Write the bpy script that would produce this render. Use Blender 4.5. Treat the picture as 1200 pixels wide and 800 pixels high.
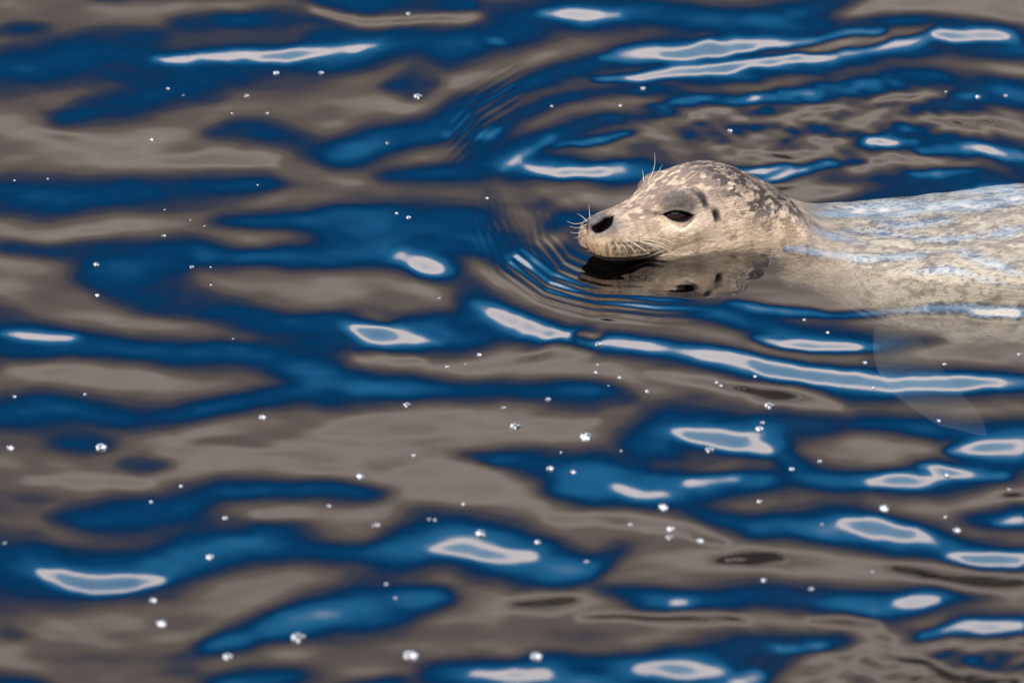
import bpy, bmesh, math, random
import numpy as np
from mathutils import Vector

random.seed(7)
rng = np.random.default_rng(11)
scene = bpy.context.scene
for o in list(bpy.data.objects):
    bpy.data.objects.remove(o)
C = scene.collection

# ------------------------------------------------------------------ camera
PITCH = math.radians(22.0)
DIST = 12.0
PXM = 0.001125                       # metres per photo pixel at the focus distance
FPX = DIST / PXM
CAM = np.array([0.0, -DIST * math.cos(PITCH), DIST * math.sin(PITCH)])
FWD = np.array([0.0, math.cos(PITCH), -math.sin(PITCH)])
RGT = np.array([1.0, 0.0, 0.0])
UPV = np.array([0.0, math.sin(PITCH), math.cos(PITCH)])

cam_d = bpy.data.cameras.new('camera')
cam_d.sensor_width = 36.0
cam_d.lens = FPX * 36.0 / 1200.0
cam_d.clip_start = 0.1
cam_d.clip_end = 500.0
cam_d.dof.use_dof = True
cam_d.dof.focus_distance = DIST + 0.36
cam_d.dof.aperture_fstop = 5.0
cam = bpy.data.objects.new('camera', cam_d)
C.objects.link(cam)
cam.location = CAM
cam.rotation_euler = (math.pi / 2 - PITCH, 0, 0)
scene.camera = cam

# ------------------------------------------------------------------ sky and sun
SUN_EL = math.radians(46.0)
SUN_AZ = math.radians(205.0)         # compass style: 180 is straight behind the camera
sun_dir = Vector((math.sin(SUN_AZ) * math.cos(SUN_EL), math.cos(SUN_AZ) * math.cos(SUN_EL), math.sin(SUN_EL)))

world = bpy.data.worlds.new('World')
scene.world = world
world.use_nodes = True
nt = world.node_tree
for n in list(nt.nodes):
    nt.nodes.remove(n)
def N(nt, typ, **kw):
    n = nt.nodes.new(typ)
    for k, v in kw.items():
        if k.startswith('i_'):
            key = k[2:]
            n.inputs[int(key) if key.isdigit() else key].default_value = v
        else:
            setattr(n, k, v)
    return n
out = N(nt, 'ShaderNodeOutputWorld')
bg = N(nt, 'ShaderNodeBackground', i_Strength=0.10)
sky = N(nt, 'ShaderNodeTexSky', sky_type='NISHITA', sun_disc=False)
sky.sun_elevation = SUN_EL
sky.sun_rotation = SUN_AZ
sky.air_density = 1.0
sky.dust_density = 0.2
sky.ozone_density = 3.0
hsv = N(nt, 'ShaderNodeHueSaturation', i_Hue=0.505, i_Saturation=1.32, i_Value=0.9)
nt.links.new(sky.outputs[0], hsv.inputs['Color'])
tc = N(nt, 'ShaderNodeTexCoord')
sep = N(nt, 'ShaderNodeSeparateXYZ')
nt.links.new(tc.outputs['Generated'], sep.inputs[0])
mp = N(nt, 'ShaderNodeMapping')
mp.inputs['Scale'].default_value = (2.2, 2.2, 7.0)
nt.links.new(tc.outputs['Generated'], mp.inputs[0])
cn = N(nt, 'ShaderNodeTexNoise', i_Scale=1.0, i_Detail=5.0, i_Roughness=0.55)
nt.links.new(mp.outputs[0], cn.inputs['Vector'])
# a sheet of thin high cloud: brightest along its edge, a pale veil behind it
m1 = N(nt, 'ShaderNodeMath', operation='MULTIPLY_ADD')
nt.links.new(cn.outputs[0], m1.inputs[0])
m1.inputs[1].default_value = 0.10
m1.inputs[2].default_value = -0.05
m2 = N(nt, 'ShaderNodeMath', operation='ADD')
nt.links.new(sep.outputs['Z'], m2.inputs[0])
nt.links.new(m1.outputs[0], m2.inputs[1])
tint = N(nt, 'ShaderNodeMixRGB', blend_type='MULTIPLY', i_0=1.0)
tint.inputs[2].default_value = (0.09, 0.74, 0.92, 1)      # the clear, deep blue of a cold northern sky
nt.links.new(hsv.outputs[0], tint.inputs[1])
def ramp_node(pts):
    r = N(nt, 'ShaderNodeValToRGB')
    for i, (p, c) in enumerate(pts):
        e = r.color_ramp.elements[i] if i < 2 else r.color_ramp.elements.new(p)
        e.position = p
        e.color = tuple(c) + (1,) if isinstance(c, tuple) else (c, c, c, 1)
    nt.links.new(m2.outputs[0], r.inputs[0])
    return r
cover = ramp_node([(0.42, 0.0), (0.46, 0.08), (0.50, 0.32), (0.545, 0.68), (0.59, 0.85), (0.614, 1.0), (0.74, 0.85), (0.80, 0.1)])
tone = ramp_node([(0.50, (0.015, 0.215, 0.56)), (0.57, (0.045, 0.34, 0.72)), (0.596, (0.25, 0.48, 0.80)), (0.620, (1.35, 1.25, 1.30)), (0.652, (1.35, 1.26, 1.30)), (0.682, (0.50, 0.80, 1.12)), (0.74, (0.28, 0.60, 1.0))])
bright = N(nt, 'ShaderNodeMixRGB', blend_type='MULTIPLY', i_0=1.0)
bright.inputs[2].default_value = (21, 21, 21, 1)
nt.links.new(tone.outputs[0], bright.inputs[1])
mixc = N(nt, 'ShaderNodeMixRGB', blend_type='MIX')
nt.links.new(cover.outputs[0], mixc.inputs[0])
nt.links.new(tint.outputs[0], mixc.inputs[1])
nt.links.new(bright.outputs[0], mixc.inputs[2])
# a soft bank of grey cloud lying low all round the horizon
mpb = N(nt, 'ShaderNodeMapping')
mpb.inputs['Scale'].default_value = (3.0, 3.0, 9.0)
nt.links.new(tc.outputs['Generated'], mpb.inputs[0])
bn = N(nt, 'ShaderNodeTexNoise', i_Scale=1.3, i_Detail=4.0, i_Roughness=0.5)
nt.links.new(mpb.outputs[0], bn.inputs['Vector'])
m3 = N(nt, 'ShaderNodeMath', operation='MULTIPLY_ADD', i_1=0.12, i_2=-0.06)
nt.links.new(bn.outputs[0], m3.inputs[0])
m4 = N(nt, 'ShaderNodeMath', operation='ADD')
nt.links.new(sep.outputs['Z'], m4.inputs[0])
nt.links.new(m3.outputs[0], m4.inputs[1])
m2 = m4
bank_cover = ramp_node([(0.0, 1.0), (0.34, 1.0), (0.38, 0.85), (0.42, 0.45), (0.455, 0.14), (0.49, 0.0)])
bank_tone = ramp_node([(0.0, (0.30, 0.265, 0.25)), (0.14, (0.32, 0.28, 0.26)), (0.20, (0.42, 0.365, 0.335)), (0.25, (0.80, 0.70, 0.645)),
                       (0.30, (0.52, 0.45, 0.415)), (0.345, (0.41, 0.355, 0.335)), (0.40, (0.30, 0.265, 0.28))])
bb = N(nt, 'ShaderNodeMixRGB', blend_type='MULTIPLY', i_0=1.0)
bb.inputs[2].default_value = (7.6, 7.3, 7.1, 1)
nt.links.new(bank_tone.outputs[0], bb.inputs[1])
mixb = N(nt, 'ShaderNodeMixRGB', blend_type='MIX')
nt.links.new(bank_cover.outputs[0], mixb.inputs[0])
nt.links.new(mixc.outputs[0], mixb.inputs[1])
nt.links.new(bb.outputs[0], mixb.inputs[2])
nt.links.new(mixb.outputs[0], bg.inputs[0])
nt.links.new(bg.outputs[0], out.inputs[0])

sl = bpy.data.lights.new('sun', 'SUN')
sl.energy = 5.0
sl.angle = math.radians(0.5)
sl.color = (1.0, 0.905, 0.80)
so = bpy.data.objects.new('sun', sl)
C.objects.link(so)
so.rotation_euler = sun_dir.to_track_quat('Z', 'Y').to_euler()

scene.view_settings.view_transform = 'Standard'
scene.view_settings.look = 'None'
scene.view_settings.gamma = 1.0
scene.view_settings.use_curve_mapping = False
scene.view_settings.exposure = 0.35
scene.render.engine = 'CYCLES'
scene.cycles.caustics_reflective = False
scene.cycles.caustics_refractive = False
scene.cycles.transparent_max_bounces = 12
scene.cycles.sample_clamp_indirect = 6.0

# ------------------------------------------------------------------ helpers
def smooth(a, b, x):
    t = np.clip((x - a) / (b - a), 0, 1)
    return t * t * (3 - 2 * t)

def project(P):
    """world points -> photo pixels and depth"""
    d = P - CAM
    z = d @ FWD
    return 600 + FPX * (d @ RGT) / z, 400 - FPX * (d @ UPV) / z, z

def on_water(px, py, z=0.0):
    d = FWD + RGT * ((px - 600) / FPX) + UPV * ((400 - py) / FPX)
    t = (z - CAM[2]) / d[2]
    return CAM + d * t

def hash3(ix, iy, iz, seed):
    h = (ix * 374761393 + iy * 668265263 + iz * 2147483647 + seed * 1274126177) & 0xFFFFFFFF
    h = ((h ^ (h >> 13)) * 1274126177) & 0xFFFFFFFF
    h = h ^ (h >> 16)
    return (h & 0xFFFF) / 65535.0

def vnoise(x, y, z, seed=0):
    x, y, z = np.broadcast_arrays(x, y, z)
    ix, iy, iz = np.floor(x).astype(np.int64), np.floor(y).astype(np.int64), np.floor(z).astype(np.int64)
    fx, fy, fz = x - ix, y - iy, z - iz
    fx, fy, fz = [t * t * t * (t * (t * 6 - 15) + 10) for t in (fx, fy, fz)]
    r = 0
    for dx in (0, 1):
        for dy in (0, 1):
            for dz in (0, 1):
                w = (fx if dx else 1 - fx) * (fy if dy else 1 - fy) * (fz if dz else 1 - fz)
                r = r + w * hash3(ix + dx, iy + dy, iz + dz, seed)
    return r

def fbm(x, y, z, oct=4, seed=0, gain=0.5):
    a, s, t = 1.0, 0.0, 0.0
    for i in range(oct):
        s = s + a * vnoise(x * 2 ** i, y * 2 ** i, z * 2 ** i, seed + i * 17)
        t += a
        a *= gain
    return s / t

def link_mesh(name, verts, faces, mat, parent=None, smooth_shade=True):
    me = bpy.data.meshes.new(name)
    if isinstance(faces, np.ndarray):
        nv, nf, k = len(verts), len(faces), faces.shape[1]
        me.vertices.add(nv)
        me.vertices.foreach_set('co', np.asarray(verts, dtype=np.float32).ravel())
        me.loops.add(nf * k)
        me.loops.foreach_set('vertex_index', faces.astype(np.int32).ravel())
        me.polygons.add(nf)
        me.polygons.foreach_set('loop_start', np.arange(nf, dtype=np.int32) * k)
        me.polygons.foreach_set('loop_total', np.full(nf, k, dtype=np.int32))
        me.update(calc_edges=True)
    else:
        me.from_pydata([tuple(v) for v in verts], [], faces)
        me.update()
    me.polygons.foreach_set('use_smooth', np.full(len(me.polygons), smooth_shade))
    me.materials.append(mat)
    o = bpy.data.objects.new(name, me)
    C.objects.link(o)
    if parent:
        o.parent = parent
    return o

def grid_faces(ny, nx, wrap=False):
    a = np.arange(ny * nx).reshape(ny, nx)
    if wrap:
        b = np.roll(a, -1, axis=1)
        return np.stack([a[:-1], b[:-1], b[1:], a[1:]], -1).reshape(-1, 4)
    return np.stack([a[:-1, :-1], a[:-1, 1:], a[1:, 1:], a[1:, :-1]], -1).reshape(-1, 4)

def tag(o, label, cat, group=None):
    o['label'] = label
    o['category'] = cat
    if group:
        o['group'] = group

def new_mat(name):
    m = bpy.data.materials.new(name)
    m.use_nodes = True
    t = m.node_tree
    for n in list(t.nodes):
        t.nodes.remove(n)
    return m, t, N(t, 'ShaderNodeOutputMaterial')

# ------------------------------------------------------------------ materials
def water_material():
    m, t, o = new_mat('sea_water')
    ge = N(t, 'ShaderNodeNewGeometry')
    dt = N(t, 'ShaderNodeVectorMath', operation='DOT_PRODUCT')
    t.links.new(ge.outputs['Normal'], dt.inputs[0])
    t.links.new(ge.outputs['Incoming'], dt.inputs[1])
    ab_ = N(t, 'ShaderNodeMath', operation='ABSOLUTE')
    t.links.new(dt.outputs['Value'], ab_.inputs[0])
    om = N(t, 'ShaderNodeMath', operation='SUBTRACT', i_0=1.0, use_clamp=True)
    t.links.new(ab_.outputs[0], om.inputs[1])
    pw = N(t, 'ShaderNodeMath', operation='POWER', i_1=4.0)
    t.links.new(om.outputs[0], pw.inputs[0])
    fr = N(t, 'ShaderNodeMath', operation='MULTIPLY_ADD', i_1=0.90, i_2=0.10, use_clamp=True)   # Schlick reflectance
    t.links.new(pw.outputs[0], fr.inputs[0])
    gl = N(t, 'ShaderNodeBsdfGlossy', i_Roughness=0.0)
    gl.inputs['Color'].default_value = (1, 1, 1, 1)
    tr = N(t, 'ShaderNodeBsdfTransparent')
    tr.inputs['Color'].default_value = (0.93, 0.95, 0.95, 1)
    mx = N(t, 'ShaderNodeMixShader')
    t.links.new(fr.outputs[0], mx.inputs[0])
    t.links.new(tr.outputs[0], mx.inputs[1])
    t.links.new(gl.outputs[0], mx.inputs[2])
    t.links.new(mx.outputs[0], o.inputs['Surface'])
    ab = N(t, 'ShaderNodeVolumeAbsorption', i_Density=0.9)
    ab.inputs['Color'].default_value = (0.10, 0.30, 0.36, 1)
    t.links.new(ab.outputs[0], o.inputs['Volume'])
    return m

def bed_material():
    m, t, o = new_mat('silt')
    p = N(t, 'ShaderNodeBsdfPrincipled', i_Roughness=0.9)
    n = N(t, 'ShaderNodeTexNoise', i_Scale=3.0, i_Detail=5.0)
    r = N(t, 'ShaderNodeValToRGB')
    r.color_ramp.elements[0].color = (0.03, 0.035, 0.03, 1)
    r.color_ramp.elements[1].color = (0.08, 0.08, 0.065, 1)
    t.links.new(n.outputs[0], r.inputs[0])
    t.links.new(r.outputs[0], p.inputs['Base Color'])
    t.links.new(p.outputs[0], o.inputs['Surface'])
    return m

def wall_material(kind):
    m, t, o = new_mat('quay_' + kind)
    p = N(t, 'ShaderNodeBsdfPrincipled', i_Roughness=0.85)
    tc = N(t, 'ShaderNodeTexCoord')
    mp = N(t, 'ShaderNodeMapping')
    mp.inputs['Scale'].default_value = (0.25, 0.25, 0.5)
    t.links.new(tc.outputs['Object'], mp.inputs[0])
    n = N(t, 'ShaderNodeTexNoise', i_Scale=1.0, i_Detail=4.0, i_Roughness=0.5)
    t.links.new(mp.outputs[0], n.inputs['Vector'])
    sp = N(t, 'ShaderNodeSeparateXYZ')
    t.links.new(tc.outputs['Object'], sp.inputs[0])
    # tide stains: height on the wall, made uneven by the noise
    ma = N(t, 'ShaderNodeMath', operation='MULTIPLY_ADD')
    t.links.new(n.outputs[0], ma.inputs[0])
    ma.inputs[1].default_value = 2.6
    ma.inputs[2].default_value = -1.3
    ad = N(t, 'ShaderNodeMath', operation='ADD')
    t.links.new(sp.outputs['Z'], ad.inputs[0])
    t.links.new(ma.outputs[0], ad.inputs[1])
    dv = N(t, 'ShaderNodeMath', operation='DIVIDE')
    t.links.new(ad.outputs[0], dv.inputs[0])
    dv.inputs[1].default_value = 12.0
    r = N(t, 'ShaderNodeValToRGB')
    pts = [(0.0, (0.012, 0.012, 0.009)), (0.22, (0.02, 0.02, 0.016)), (0.33, (0.10, 0.085, 0.075)), (0.42, (0.34, 0.285, 0.255)),
           (0.53, (0.66, 0.56, 0.50)), (0.64, (0.48, 0.405, 0.365)), (0.80, (0.37, 0.315, 0.29)), (0.95, (0.24, 0.205, 0.20))]
    for i, (q, c) in enumerate(pts):
        e = r.color_ramp.elements[i] if i < 2 else r.color_ramp.elements.new(q)
        e.position = q
        e.color = c + (1,)
    t.links.new(dv.outputs[0], r.inputs[0])
    t.links.new(r.outputs[0], p.inputs['Base Color'])
    t.links.new(p.outputs[0], o.inputs['Surface'])
    return m

def fur_material():
    m, t, o = new_mat('wet_fur')
    p = N(t, 'ShaderNodeBsdfPrincipled')
    at = N(t, 'ShaderNodeAttribute', attribute_name='pelt')
    fine = N(t, 'ShaderNodeAttribute', attribute_name='fur_uv')
    mp = N(t, 'ShaderNodeMapping')
    mp.inputs['Scale'].default_value = (0.10, 0.5, 0.5)
    t.links.new(fine.outputs['Vector'], mp.inputs[0])
    n = N(t, 'ShaderNodeTexNoise', i_Scale=1.0, i_Detail=5.0, i_Roughness=0.75)
    t.links.new(mp.outputs[0], n.inputs['Vector'])
    r = N(t, 'ShaderNodeMapRange')
    r.inputs[1].default_value = 0.3
    r.inputs[2].default_value = 0.7
    r.inputs[3].default_value = 0.55
    r.inputs[4].default_value = 1.35
    t.links.new(n.outputs[0], r.inputs[0])
    mul = N(t, 'ShaderNodeMixRGB', blend_type='MULTIPLY', i_0=1.0)
    t.links.new(at.outputs['Color'], mul.inputs[1])
    t.links.new(r.outputs[0], mul.inputs[2])
    t.links.new(mul.outputs[0], p.inputs['Base Color'])
    b = N(t, 'ShaderNodeBump', i_Strength=0.9, i_Distance=0.0022)
    t.links.new(n.outputs[0], b.inputs['Height'])
    t.links.new(b.outputs[0], p.inputs['Normal'])
    t.links.new(b.outputs[0], p.inputs['Coat Normal'])
    bw = N(t, 'ShaderNodeRGBToBW')
    t.links.new(at.outputs['Color'], bw.inputs[0])
    for key, lo, hi in (('Specular IOR Level', 0.03, 0.32), ('Coat Weight', 0.0, 0.34)):
        k = N(t, 'ShaderNodeMapRange')
        k.inputs[1].default_value, k.inputs[2].default_value = 0.01, 0.09
        k.inputs[3].default_value, k.inputs[4].default_value = lo, hi
        t.links.new(bw.outputs[0], k.inputs[0])
        t.links.new(k.outputs[0], p.inputs[key])
    p.inputs['Roughness'].default_value = 0.5
    p.inputs['Coat Roughness'].default_value = 0.22
    p.inputs['Coat IOR'].default_value = 1.75
    p.inputs['Sheen Weight'].default_value = 0.0
    t.links.new(p.outputs[0], o.inputs['Surface'])
    return m

def plain_material(name, col, rough=0.4, **kw):
    m, t, o = new_mat(name)
    p = N(t, 'ShaderNodeBsdfPrincipled', i_Roughness=rough)
    n = N(t, 'ShaderNodeTexNoise', i_Scale=300.0, i_Detail=3.0)
    r = N(t, 'ShaderNodeValToRGB')
    r.color_ramp.elements[0].color = tuple(c * 0.8 for c in col) + (1,)
    r.color_ramp.elements[1].color = tuple(min(1, c * 1.15) for c in col) + (1,)
    t.links.new(n.outputs[0], r.inputs[0])
    t.links.new(r.outputs[0], p.inputs['Base Color'])
    for k, v in kw.items():
        p.inputs[k.replace('_', ' ')].default_value = v
    t.links.new(p.outputs[0], o.inputs['Surface'])
    return m

def bubble_material():
    m, t, o = new_mat('bubble_film')
    lw = N(t, 'ShaderNodeFresnel', i_IOR=1.5)
    gl = N(t, 'ShaderNodeBsdfGlossy', i_Roughness=0.12)
    tr = N(t, 'ShaderNodeBsdfTransparent')
    df = N(t, 'ShaderNodeBsdfDiffuse')
    df.inputs['Color'].default_value = (0.8, 0.82, 0.85, 1)
    n = N(t, 'ShaderNodeTexNoise', i_Scale=1.6, i_Detail=3.0)
    tc = N(t, 'ShaderNodeTexCoord')
    t.links.new(tc.outputs['Object'], n.inputs['Vector'])
    mr = N(t, 'ShaderNodeMapRange')
    mr.inputs[1].default_value = 0.46
    mr.inputs[2].default_value = 0.60
    mr.inputs[3].default_value = 0.05
    mr.inputs[4].default_value = 0.9
    t.links.new(n.outputs[0], mr.inputs[0])
    m1 = N(t, 'ShaderNodeMixShader')
    t.links.new(mr.outputs[0], m1.inputs[0])
    t.links.new(tr.outputs[0], m1.inputs[1])
    t.links.new(df.outputs[0], m1.inputs[2])
    m2 = N(t, 'ShaderNodeMixShader')
    t.links.new(lw.outputs[0], m2.inputs[0])
    t.links.new(m1.outputs[0], m2.inputs[1])
    t.links.new(gl.outputs[0], m2.inputs[2])
    t.links.new(m2.outputs[0], o.inputs['Surface'])
    return m

M_water = water_material()
M_fur = fur_material()
M_bubble = bubble_material()

# ------------------------------------------------------------------ water: the ripples
# Each stroke: elevation (degrees) that the ripple face mirrors, then a path of
# (photo x, photo y, half width) that is carried onto the water plane.
GREY, BLUE, DEEP, WHITE, PALE, DARK, BLACK = 18.0, 34.5, 31.5, 42.0, 48.5, 13.5, 7.2
ST = []
def S(level, *p):
    ST.append((level, p))
# blue faces, upper left and top
S(DEEP, (110,1,4),(250,2,5),(340,4,5),(400,10,10),(460,16,14),(520,20,10),(560,26,6))
S(DEEP, (205,36,4),(260,34,7),(330,34,8),(400,28,8),(440,22,6))
S(DEEP, (0,36,5),(55,38,3))
S(DEEP, (0,80,14),(60,75,18),(130,64,18),(190,68,19),(250,72,18),(330,68,15),(400,66,14))
S(BLUE, (380,66,13),(440,62,14),(480,62,15),(520,68,15),(560,62,16),(600,48,17),(650,30,13),(720,29,12),(800,36,11),(860,38,12),(920,32,12),(970,20,9),(1000,3,7))
S(BLUE, (900,44,5),(1000,37,4),(1080,38,4),(1200,42,5))
S(DEEP, (65,133,6),(90,130,10),(130,122,12),(170,110,14),(210,100,12),(250,105,8))
S(DEEP, (240,152,5),(270,148,8),(310,150,10),(350,160,9),(375,172,8),(400,177,10))
S(BLUE, (395,177,10),(440,168,13),(480,160,10),(520,148,14),(560,130,12),(600,112,9),(640,97,8),(690,86,9),(740,74,9),(800,66,9))
S(BLUE, (555,172,11),(585,150,8),(610,138,6),(640,122,5),(700,110,4),(770,100,4),(800,97,5))
S(BLUE, (445,203,4),(500,202,6),(540,196,9),(570,190,10),(600,195,8),(650,190,9),(720,192,10),(760,190,8),(790,195,5))
S(BLUE, (575,190,10),(610,170,10),(660,155,8),(710,140,7),(760,125,6),(800,112,5),(850,108,4))
S(BLUE, (452,103,4),(487,105,10),(518,104,4))
S(BLUE, (800,92,5),(860,84,6),(940,79,6),(1060,68,7),(1130,62,7),(1200,60,7))
S(BLUE, (800,113,4),(880,110,4),(980,104,7),(1060,92,8),(1120,95,7),(1200,101,8))
S(BLUE, (1075,126,4),(1140,115,11),(1200,108,8))
S(BLUE, (1000,160,7),(1070,160,9),(1200,172,9))
S(BLUE, (970,205,5),(1040,205,6),(1110,203,9),(1200,195,7))
S(BLUE, (950,243,4),(1020,226,6),(1090,216,6),(1200,205,4))
S(BLUE, (820,190,4),(900,197,5),(1000,185,4))
# left middle
S(DEEP, (0,222,14),(60,226,16),(130,224,15),(200,222,13),(270,215,10),(310,210,7),(332,210,4))
S(DEEP, (250,250,4),(330,250,6),(400,252,10))
S(BLUE, (390,252,10),(470,264,16),(540,258,20),(575,268,14))
S(DEEP, (0,283,6),(80,284,5),(160,286,8),(230,292,10),(300,290,6),(400,285,12))
S(DEEP, (100,305,14),(180,312,20),(240,300,18),(200,330,16))
S(BLUE, (390,280,12),(470,280,24),(520,290,22),(550,320,16),(540,350,20),(500,365,14))
S(DEEP, (120,330,7),(200,345,12),(270,352,12),(330,365,13),(400,370,14))
S(BLUE, (390,370,14),(460,372,15),(520,370,12),(560,360,14))
S(DEEP, (0,387,14),(50,390,13),(130,395,12),(200,395,10),(280,393,10),(330,405,13),(380,418,14),(330,440,9),(250,455,8),(200,474,8),(150,478,9),(100,470,11),(40,470,14),(0,475,14))
S(BLUE, (380,420,14),(410,428,11),(460,428,10),(540,428,9),(600,432,10),(650,440,11),(700,445,9),(742,452,4))
# grey islands in the blue
S(GREY, (0,335,9),(60,347,10),(130,357,8),(220,370,7),(295,383,4))
S(GREY, (235,312,9),(290,328,12),(350,342,10),(400,345,3))
S(GREY, (320,318,5),(400,312,14),(450,310,15),(495,320,13),(525,332,7))
S(GREY, (420,352,3),(460,356,3))
# bow waves round the head
S(BLUE, (576,215,4),(578,250,9),(600,285,14),(640,310,11),(700,335,8),(760,350,7),(830,362,7),(900,378,9),(960,392,9),(1040,394,7),(1105,389,3))
S(BLUE, (545,325,8),(580,348,15),(620,365,14),(660,378,12),(700,386,10),(760,397,9),(800,403,10),(870,413,11),(950,426,12),(1040,435,12),(1120,439,12),(1200,437,12))
S(GREY, (556,295,6),(580,312,10),(620,326,9),(660,342,8),(720,360,9),(800,378,9),(880,396,8),(950,408,6),(1010,414,4))
S(BLUE, (655,245,6),(690,245,8),(670,275,7),(700,300,5))
S(BLUE, (628,240,3),(640,228,3),(636,262,2))
# centre and right, below the seal
S(BLUE, (540,515,4),(600,521,8),(680,533,11),(740,535,14),(740,500,14),(800,488,18),(860,490,16),(900,492,12),(940,484,9),(1010,475,8),(1070,482,9),(1130,492,9),(1200,490,10))
S(BLUE, (640,552,6),(700,552,12),(770,552,12),(830,545,11),(900,538,7))
S(BLUE, (860,506,7),(920,500,8),(935,540,5),(1010,545,8),(1060,542,13),(1130,532,15),(1200,510,16))
S(BLUE, (815,572,5),(880,590,9),(940,592,12),(1000,592,14),(1060,600,12),(1120,618,9),(1200,630,11))
S(BLUE, (1130,584,6),(1200,584,10))
S(BLUE, (700,668,4),(760,683,8),(800,688,9),(870,682,10),(950,682,12),(1040,682,9),(1100,675,7),(1165,674,3))
S(BLUE, (500,768,7),(560,771,10),(640,776,11),(700,786,12),(760,795,9))
S(BLUE, (620,752,4),(700,757,4),(760,768,11),(830,760,15),(900,745,12),(960,733,8),(995,724,4))
S(BLUE, (830,790,10),(880,775,9),(920,755,6))
S(BLUE, (1070,722,4),(1130,710,9),(1200,714,8))
S(BLUE, (1100,745,5),(1160,752,8),(1200,750,6))
S(GREY, (825,528,3),(860,524,5),(900,528,3))
S(GREY, (938,510,6),(985,519,9),(1030,523,8),(1055,527,4))
S(GREY, (995,494,7),(1040,497,11),(1080,505,10),(1105,510,4))
# lower left
S(DEEP, (60,503,4),(95,503,10),(132,502,4))
S(DEEP, (142,530,4),(170,530,8),(198,530,4))
S(24.5, (230,498,3),(270,498,5),(310,498,3))
S(DEEP, (58,597,5),(90,595,10),(140,590,15),(190,582,13),(230,577,12),(260,560,10),(310,556,8),(370,555,8),(420,558,7),(452,561,4))
S(25.0, (20,575,4),(60,574,5),(90,573,3))
S(DEEP, (0,662,32),(40,652,19),(80,656,17),(130,652,15),(180,645,15),(220,628,16),(260,620,16),(300,615,14),(340,618,12),(380,630,9),(430,636,9),(470,632,14))
S(BLUE, (460,630,14),(490,620,18),(530,615,14),(570,622,18),(610,630,20),(650,642,18),(690,648,10),(728,618,5))
S(BLUE, (240,735,6),(280,731,10),(320,716,11),(350,705,13),(390,697,13),(430,690,16),(480,686,13),(528,680,6))
S(DEEP, (255,782,8),(300,775,11),(355,770,7))
S(DEEP, (0,725,6),(32,728,3))
S(DEEP, (0,790,12),(45,790,6))
S(BLUE, (400,790,5),(470,775,3))
# pale faces that mirror the thin cloud
S(WHITE, (186,73,2),(230,70,4),(280,68,5),(340,69,6),(390,66,4),(442,60,2))
S(WHITE, (634,31,4),(676,31,8),(724,31,4))
S(WHITE, (575,60,2),(592,60,2))
S(WHITE, (553,165,2),(570,160,5),(583,153,2))
S(WHITE, (586,194,3),(605,183,5),(620,175,3),(645,162,2))
S(WHITE, (650,170,2),(700,158,3),(742,148,2))
S(WHITE, (615,190,4),(660,196,5),(700,191,6),(728,189,6))
S(WHITE, (516,160,2),(522,157,2))
S(WHITE, (700,77,2),(740,72,6),(790,70,6),(850,60,6),(930,55,5),(990,48,4),(1040,48,3))
S(WHITE, (695,100,2),(750,92,4),(800,82,5),(870,73,5),(950,70,4),(1020,66,4),(1080,58,5),(1100,50,6),(1192,48,5))
S(WHITE, (755,118,2),(800,112,3),(830,110,2))
S(WHITE, (1020,164,3),(1075,163,3))
S(WHITE, (1075,173,3),(1110,171,5),(1200,171,5))
S(WHITE, (830,188,2),(870,190,3),(930,190,2))
S(WHITE, (885,203,2),(950,193,2),(1015,183,2))
S(WHITE, (1060,197,2),(1100,196,3),(1150,191,2))
S(WHITE, (1125,211,2),(1160,207,3),(1200,203,3))
S(WHITE, (5,385,2),(40,385,5),(88,386,3))
S(WHITE, (462,283,4),(480,281,7),(500,289,13),(530,302,5))
S(WHITE, (400,367,4),(430,368,9),(470,370,8),(517,375,3))
S(WHITE, (553,333,3),(580,345,9),(620,362,9),(660,375,7),(700,383,6),(760,395,5),(800,402,5),(870,412,6),(950,425,7),(1040,435,7),(1120,440,7),(1200,437,5))
S(WHITE, (603,284,3),(625,297,5),(652,309,3))
S(WHITE, (655,312,2),(685,320,2))
S(WHITE, (880,387,2),(930,395,6),(980,399,6),(1026,398,3))
S(WHITE, (850,352,2),(900,360,4),(970,363,4),(1030,358,4),(1080,350,4),(1130,345,5),(1200,350,6))
S(WHITE, (788,490,4),(820,496,9),(860,503,8),(908,512,4))
S(WHITE, (870,497,3),(890,493,2))
S(WHITE, (720,553,4),(750,553,5),(786,553,3))
S(WHITE, (806,542,4),(835,541,6),(867,541,4))
S(WHITE, (1110,508,4),(1150,507,7),(1200,505,9))
S(WHITE, (1020,545,4),(1070,542,8),(1112,534,4))
S(WHITE, (1075,525,3),(1130,532,5),(1178,533,3))
S(WHITE, (983,587,4),(1030,592,9),(1070,600,7),(1094,609,3))
S(WHITE, (1112,625,3),(1160,628,7),(1200,627,7))
S(WHITE, (1165,590,3),(1200,587,6))
S(WHITE, (1050,680,3),(1075,678,5),(1105,680,3))
S(WHITE, (45,655,3),(80,660,7),(130,660,7),(192,655,3))
S(WHITE, (506,625,3),(540,624,6),(580,630,7),(627,632,4))
S(WHITE, (550,772,2),(600,771,4),(638,772,4))
S(WHITE, (750,770,4),(800,769,6),(850,770,5))
S(WHITE, (910,743,3),(960,737,4))
S(WHITE, (850,790,8),(890,770,5))
S(WHITE, (1080,716,4),(1130,709,6),(1200,713,5))
S(WHITE, (785,688,3),(805,688,3))
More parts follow.
